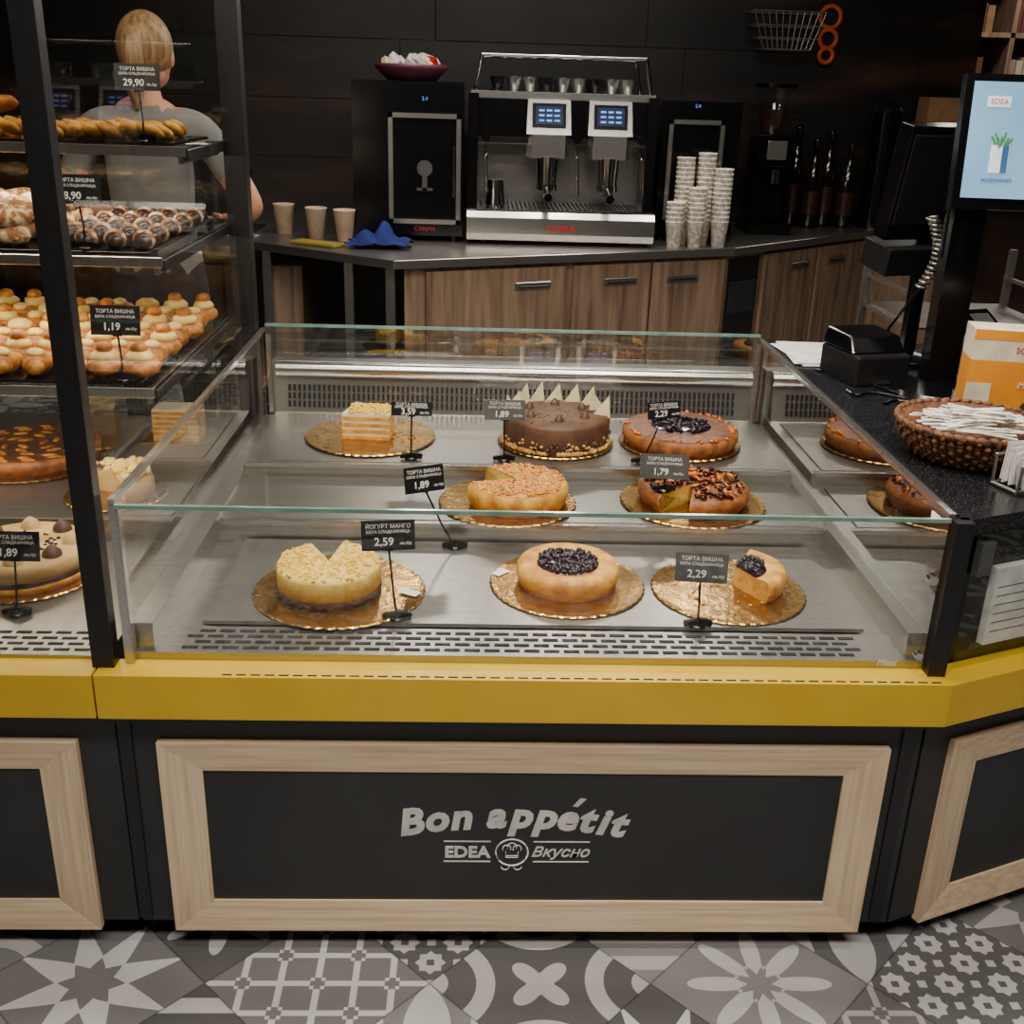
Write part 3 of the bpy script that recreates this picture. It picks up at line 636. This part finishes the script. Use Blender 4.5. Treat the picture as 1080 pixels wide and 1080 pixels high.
# ---------------------------------------------------------------- checkout objects (counter top z=.93)
zc=.930
c=B('pos_touch_monitor')
c.lathe([(0,0),(.11,0),(.11,.012),(.03,.03),(0,.03)],(1.13,2.54,zc),BLACKG,28)
c.box((1.13,2.55,1.18),(.075,.05,.46),BLACKG); c.cyl((1.13,2.56,1.25),(1.13,2.56,1.52),.04,BLACKG)
c.box((1.19,2.55,1.45),(.16,.05,.08),BLACKG)
c.T=T3((1.255,2.50,1.508))@RZ(-6)@RX(-8)
c.box((0,0,0),(.38,.035,.285),BLACKG)
SB=mat('screen_sky_blue',(110,160,196),.3,0,(140,186,212),(4,4,4),2,emis=.5); SD=mat('screen_white',(225,232,236),.3,emis=.6); SG=mat('screen_green',(70,140,60),.3,emis=.4); SR=mat('screen_red',(190,50,40),.3,emis=.4); SBL=mat('screen_dark_blue',(60,100,150),.3,emis=.4)
c.box((0,-.019,.004),(.345,.002,.245),SB)
c.box((-.115,-.0205,.085),(.05,.001,.022),SD); c.text('EDEA',.016,SR,T3((-.115,-.0212,.085))@RX(90))
c.box((-.10,-.0205,-.035),(.040,.001,.058),SD); c.box((-.088,-.021,-.035),(.014,.001,.058),SBL)
for i in range(7): c.box((-.116+i*.0055,-.021,.004+.007*math.sin(i*2)),(.004,.001,.022),SG,(0,(i-3)*.2,0))
c.text('ХИПЕРМАРКЕТ',.009,SBL,T3((-.10,-.0212,-.08))@RX(90))
c.T=Matrix()
c.done(.004)
c=B('cash_register_terminal')
c.cyl((1.17,2.86,zc),(1.17,2.86,1.28),.022,BLACKG)
c.lathe([(0,0),(.10,0),(.10,.015),(.02,.03),(0,.03)],(1.17,2.86,zc),BLACKG,24)
c.T=T3((1.16,2.82,1.40))@RZ(18)@RX(10)
c.box((0,0,0),(.27,.05,.28),BLACKG); c.box((0,.04,0),(.20,.05,.20),BLACK); c.box((0,-.027,.01),(.25,.004,.22),BLACK)
c.box((0,0,-.19),(.26,.11,.07),BLACK); c.T=Matrix()
c.done(.006)
c=B('coiled_handset_cable'); pts=[]
for i in range(140):
    t=i/139; a=t*2*math.pi*15; px=1.085+.03*math.sin(t*3.14); pz=1.335-.17*t; pts.append((px+.013*math.cos(a),2.63+.013*math.sin(a),pz))
for i in range(139): c.cyl(pts[i],pts[i+1],.0035,STEEL,seg=6,cap=False)
pts=[(1.085,2.63,1.165),(1.06,2.72,1.05),(1.06,2.80,zc+.005)]; c.tube(pts,.004,BLACKG); c.done()
c=B('receipt_printer'); c.T=T3((.985,2.66,zc))@RZ(14)
c.prism([(-.075,-.085),(.075,-.085),(.075,.085),(-.075,.085)],0,.075,BLACK)
c.add([(-.075,-.06,.075),(.075,-.06,.075),(.075,.085,.075),(-.075,.085,.075),(-.07,-.03,.115),(.07,-.03,.115),(.07,.08,.12),(-.07,.08,.12)],[(0,3,2,1),(4,5,6,7),(0,1,5,4),(1,2,6,5),(2,3,7,6),(3,0,4,7)],BLACKG)
c.T=Matrix(); c.done(.006)
c=B('paper_sheets')
for i in range(6): c.box((.935+random.uniform(-.008,.008),2.90+random.uniform(-.01,.01),zc+.001+i*.0012),(.16,.26,.0008),WHITE,(0,0,random.uniform(-.15,.15)))
c.done()
c=B('card_reader'); c.T=T3((1.32,2.72,zc+.10))@RZ(20)@RX(30); c.box((0,0,0),(.085,.17,.04),BLACKG); c.box((0,.045,.021),(.06,.04,.002),TAGG)
for i in range(3):
    for j in range(4): c.box((-.02+i*.02,-.06+j*.02,.022),(.014,.013,.004),TAGG)
c.T=Matrix(); c.cyl((1.32,2.74,zc),(1.32,2.74,zc+.09),.02,BLACKG); c.lathe([(0,0),(.06,0),(.055,.01),(0,.01)],(1.32,2.74,zc),BLACKG,20); c.done(.004)
c=B('pastry_carton'); OB=mat('orange_carton_print',(222,144,26),.5,0,(208,126,18),(4,4,4)); PW=mat('carton_white',(226,210,184),.5)
c.T=T3((1.165,2.27,zc))@RZ(-12)
c.bx(-.095,.095,-.045,.045,0,.06,OB); c.bx(-.095,.095,-.045,.045,.06,.15,OB); c.bx(-.095,.095,-.045,.045,.15,.215,PW)
c.bx(-.0965,-.045,-.0465,-.0455,.0,.10,PW); c.bx(-.096,.096,-.0462,-.0455,.195,.216,OB)
c.text('SCHÄR',.018,RED,T3((.02,-.047,.175))@RX(90)); c.text('Melto',.02,TXT,T3((.03,-.047,.10))@RX(90),shear=.3); c.cyl((.045,-.046,.045),(.045,-.048,.045),.026,CHOC)
c.T=Matrix(); c.done(.002)
WICK=mat('wicker',(120,74,38),.7,0,(66,36,16),(60,60,120),3,bump=.5)
c=B('wicker_basket'); bx_,by_=.995,2.04
c.lathe([(0,0),(.100,0),(.125,.03),(.142,.065),(.147,.070),(.140,.073),(.118,.035),(.095,.008),(0,.008)],(bx_,by_,zc),WICK,48)
for k in range(7):
    z=.008+k*.0095; r=.104+.040*math.sin(min(1,(k+.5)/6.5)*1.45)+.001
    n=56
    for i in range(n):
        a=2*math.pi*i/n; rr=r+(.003 if (i+k)%2 else -.001); c.sph((bx_+rr*math.cos(a),by_+rr*math.sin(a),zc+z+.002),(.0065,.004,.0055),WICK,6,4,(0,0,a+1.57))
for i in range(44):
    a=2*math.pi*i/44; c.sph((bx_+.146*math.cos(a),by_+.146*math.sin(a),zc+.073),(.014,.007,.007),WICK,8,5,(0,.3,a+1.57))
c.done()
c=B('wrapped_stirrer_pile')
for i in range(130):
    a=random.uniform(0,6.28); r=random.uniform(0,.075); c.box((bx_+r*math.cos(a),by_+r*math.sin(a),zc+.052+(.10-r)*.35+random.uniform(0,.010)),(.11,.009,.0018),random.choice([WHITE,WHITE,CUPM]),(random.uniform(-.15,.15),random.uniform(-.1,.1),random.uniform(-.6,.3)))
c.done()
c=B('napkin_holder'); c.T=T3((1.035,1.862,zc))@RZ(20)
c.tube([(-.06,-.03,.005),(.06,-.03,.005),(.06,.03,.005),(-.06,.03,.005),(-.06,-.03,.005)],.004,STEEL,8)
c.tube([(-.06,-.03,.005),(-.06,-.032,.055),(.06,-.032,.055),(.06,-.03,.005)],.003,STEEL,8); c.tube([(-.06,.03,.005),(-.06,.032,.06),(.06,.032,.06),(.06,.03,.005)],.003,STEEL,8)
for i in range(9): c.box((-.0,-.022+i*.0055,.044+random.uniform(-.003,.004)),(.10,.0018,.072),WHITE,(random.uniform(-.05,.05),random.uniform(-.25,.1),0))
c.T=Matrix(); c.done()
c=B('checkout_cables')
for (a,b_,d) in (((.88,2.72),(1.02,2.50),.02),((.90,2.52),(1.02,2.45),-.03),((.95,2.40),(1.05,2.42),.03)):
    pts=[]
    for i in range(9):
        t=i/8; pts.append((a[0]+(b_[0]-a[0])*t+d*math.sin(t*3.14),a[1]+(b_[1]-a[1])*t+d*math.sin(t*6.28),zc+.0045))
    c.tube(pts,.0035,BLACKG,6)
c.done()
# ---------------------------------------------------------------- person (barista, back to camera)
c=B('barista_person'); ox,oy=-1.07,3.72
J={'pel':(0,0,.96),'wa':(0,.0,1.10),'ch':(0,.0,1.28),'uc':(0,0,1.42),'nk':(0,.01,1.52),'hb':(0,.045,1.58),
 'sr':(.175,0,1.44),'er':(.335,-.02,1.19),'wr':(.20,.24,1.13),
 'sl':(-.175,0,1.44),'el':(-.30,.0,1.18),'wl':(-.18,.25,1.13),
 'hr':(.09,0,.90),'kr':(.10,.01,.50),'ar':(.10,-.02,.09),'hl':(-.09,0,.90),'kl':(-.11,.03,.50),'al':(-.12,.0,.09)}
R_={'pel':(.15,.105),'wa':(.135,.095),'ch':(.155,.105),'uc':(.13,.09),'nk':.052,'hb':.05,'sr':.066,'er':.042,'wr':.026,'sl':.066,'el':.042,'wl':.026,'hr':.088,'kr':.058,'ar':.040,'hl':.088,'kl':.058,'al':.040}
K=list(J); E=[('pel','wa'),('wa','ch'),('ch','uc'),('uc','nk'),('nk','hb'),('uc','sr'),('sr','er'),('er','wr'),('uc','sl'),('sl','el'),('el','wl'),('pel','hr'),('hr','kr'),('kr','ar'),('pel','hl'),('hl','kl'),('kl','al')]
vs,fs=skin([J[k] for k in K],[(K.index(a),K.index(b)) for a,b in E],[R_[k] for k in K])
def pm(f):
    p=sum((vs[i] for i in f),Vector())/len(f)
    if p.z<1.0 and abs(p.x)<.26: return TROU
    if p.z>1.495: return SKIN
    if abs(p.x)>.17 and (p.z<1.295 and (abs(p.x)>.2 or p.y>.13)): return SKIN
    if p.y>.13: return SKIN
    return SHIRT
M=T3((ox,oy,0)); grp={}
for f in fs: grp.setdefault(pm(f).name,[]).append(f)
for k,v in grp.items(): c.add(vs,v,bpy.data.materials[k],True,M)
for sx in (.10,-.12):
    c.sph((ox+sx,oy+.05,.045),(.05,.13,.045),BLACKG,16,10)
hx,hy,hz=ox,oy+.065,1.655
c.sph((hx,hy,hz),(.076,.095,.112),SKIN,24,18)
c.sph((hx,hy+.05,hz-.055),(.055,.045,.05),SKIN,18,12)
c.sph((hx,hy-.012,hz+.022),(.087,.100,.108),HAIR,24,16)
c.sph((hx,hy+.096,hz-.012),(.012,.018,.022),SKIN,10,8)
for s in(-1,1):
    c.sph((hx+s*.031,hy+.083,hz+.006),(.014,.010,.009),EYE,12,8); c.sph((hx+s*.031,hy+.0915,hz+.006),(.006,.003,.006),IRIS,10,6)
    c.sph((hx+s*.031,hy+.086,hz+.026),(.017,.006,.004),HAIR,10,5); c.sph((hx+s*.079,hy+.0,hz-.01),(.009,.018,.028),SKIN,10,8)
c.sph((hx,hy+.090,hz-.052),(.024,.008,.007),LIP,12,6)
a,b_=skin([(hx,hy-.105,hz+.065),(hx,hy-.150,hz+.055),(hx+.005,hy-.165,hz-.02),(hx,hy-.15,hz-.11),(hx,hy-.14,hz-.17)],[(0,1),(1,2),(2,3),(3,4)],[.03,.034,.036,.028,.012]); c.add(a,b_,HAIR,True)
c.box((ox,oy-.11,1.06),(.05,.02,.03),APRON)
def hand(wx,wy,wz,s):
    d=Vector((-s*.35,.93,-.05)).normalized(); side=Vector((s*.93,.35,0)); w=Vector((wx,wy,wz))
    a,b_=skin([w,w+d*.04,w+d*.085],[(0,1),(1,2)],[(.024,.02),(.036,.014),(.038,.012)]); c.add(a,b_,SKIN,True)
    for i,(o,l) in enumerate(((.028,.068),(.010,.078),(-.009,.072),(-.027,.056))):
        r=w+d*.075+side*o*-1; t=[r,r+d*l*.45+Vector((0,0,.004)),r+d*l*.8-Vector((0,0,.012)),r+d*l*.95-Vector((0,0,.03))]
        a,b_=skin(t,[(0,1),(1,2),(2,3)],[.0095,.009,.008,.007],1); c.add(a,b_,SKIN,True)
    r=w+d*.025-side*.028; t=[r,r+d*.03-side*.022+Vector((0,0,.008)),r+d*.06-side*.026+Vector((0,0,.006))]
    a,b_=skin(t,[(0,1),(1,2)],[.012,.010,.008],1); c.add(a,b_,SKIN,True)
hand(ox+.20,oy+.24,1.13,1); hand(ox-.18,oy+.25,1.13,-1)
c.done()
c=B('serving_tray'); c.box((ox+.01,oy+.37,1.094),(.42,.28,.010),STEEL); c.bx(ox-.2,ox+.22,oy+.23,oy+.236,1.094,1.105,STEEL); c.bx(ox-.2,ox+.22,oy+.504,oy+.51,1.094,1.105,STEEL); c.done(.003)
# ---------------------------------------------------------------- lights
def area(name,loc,sx,sy,p,col=(1,.92,.82),rot=(0,0,0)):
    l=bpy.data.lights.new(name,'AREA'); l.shape='RECTANGLE'; l.size=sx; l.size_y=sy; l.energy=p; l.color=col
    o=bpy.data.objects.new(name,l); o.location=loc; o.rotation_euler=rot; C.collection.objects.link(o)
    return o
def spot(loc,tgt,p,ang=60,col=(1,.90,.76),r=.06):
    l=bpy.data.lights.new('track_spot','SPOT'); l.energy=p; l.color=col; l.spot_size=math.radians(ang); l.spot_blend=.7; l.shadow_soft_size=r
    o=bpy.data.objects.new('track_spot_light',l); o.location=loc; o.rotation_euler=(Vector(tgt)-Vector(loc)).to_track_quat('-Z','Y').to_euler(); C.collection.objects.link(o)
    d=(Vector(loc)-Vector(tgt)).normalized(); b=B('track_spotlight'); p0=Vector(loc)+d*.03; b.cyl(p0,p0+d*.10,.055,BLACK); b.tube([p0+d*.08,(p0.x+d.x*.08,p0.y+d.y*.08,3.0)],.012,BLACK); b.done()
LA=[(.1,2.2,1.8,.5,70),(-1.4,2.2,.9,.25,18),(.2,.2,2.4,.5,82),(.4,4.2,1.8,.3,17),(3.4,6.9,1.6,.4,32),(1.6,2.4,.5,.25,9)]  # unseen ceiling panels, added to light the shop and reflect in the steel
for x,y,sx,sy,pw in LA:
    area('added_panel_light',(x,y,2.93),sx,sy,pw)
    b=B('added_panel_housing'); b.bx(x-sx/2-.03,x+sx/2+.03,y-sy/2-.03,y+sy/2+.03,2.94,3.0,BLACK); b.done()
spot((-.3,1.3,2.85),(-.1,2.3,.7),110,50); spot((.7,1.3,2.85),(.5,2.4,.7),110,50)
for x in (-.25,.40,1.05):  # pendants added out of view to put highlights on the steel deck
    l=bpy.data.lights.new('deck_highlight','AREA'); l.shape='DISK'; l.size=.20; l.energy=9; l.color=(1,.92,.82)
    o=bpy.data.objects.new('deck_highlight_light',l); o.location=(x,4.75,2.235); o.rotation_euler=(math.radians(-28),0,0); C.collection.objects.link(o)
    b=B('added_pendant'); b.lathe([(.13,0),(.12,.06),(.05,.14),(.02,.16),(0,.16)],(x,4.75,2.24),BLACK,28); b.cyl((x,4.75,2.39),(x,4.75,3.0),.004,BLACK,seg=8); b.done()
for z,y in ((1.985,2.2),(1.41,2.68),(1.20,2.42),(.955,2.28)):
    area('shelf_led_light',(-1.4,y,z),1.3,.02,8 if z>1.9 else 5,(1,.88,.66),(math.radians(15),0,0))
W=bpy.data.worlds.new('world'); C.scene.world=W; W.use_nodes=True; W.node_tree.nodes['Background'].inputs[0].default_value=(.05,.05,.055,1); W.node_tree.nodes['Background'].inputs[1].default_value=.5
# ---------------------------------------------------------------- camera
p,yaw,roll=.3772,.0390,.0313
cd=bpy.data.cameras.new('camera'); cam=bpy.data.objects.new('camera',cd); C.collection.objects.link(cam)
cd.sensor_width=36; cd.lens=36*1138.8/1080; cd.clip_start=.05
f=Vector((math.sin(yaw)*math.cos(p),math.cos(yaw)*math.cos(p),-math.sin(p))); r=Vector((math.cos(yaw),-math.sin(yaw),0)); u=r.cross(f)
r2=r*math.cos(roll)+u*math.sin(roll); u2=-r*math.sin(roll)+u*math.cos(roll)
cam.matrix_world=Matrix(((r2.x,u2.x,-f.x,0),(r2.y,u2.y,-f.y,0),(r2.z,u2.z,-f.z,1.6),(0,0,0,1)))
C.scene.camera=cam
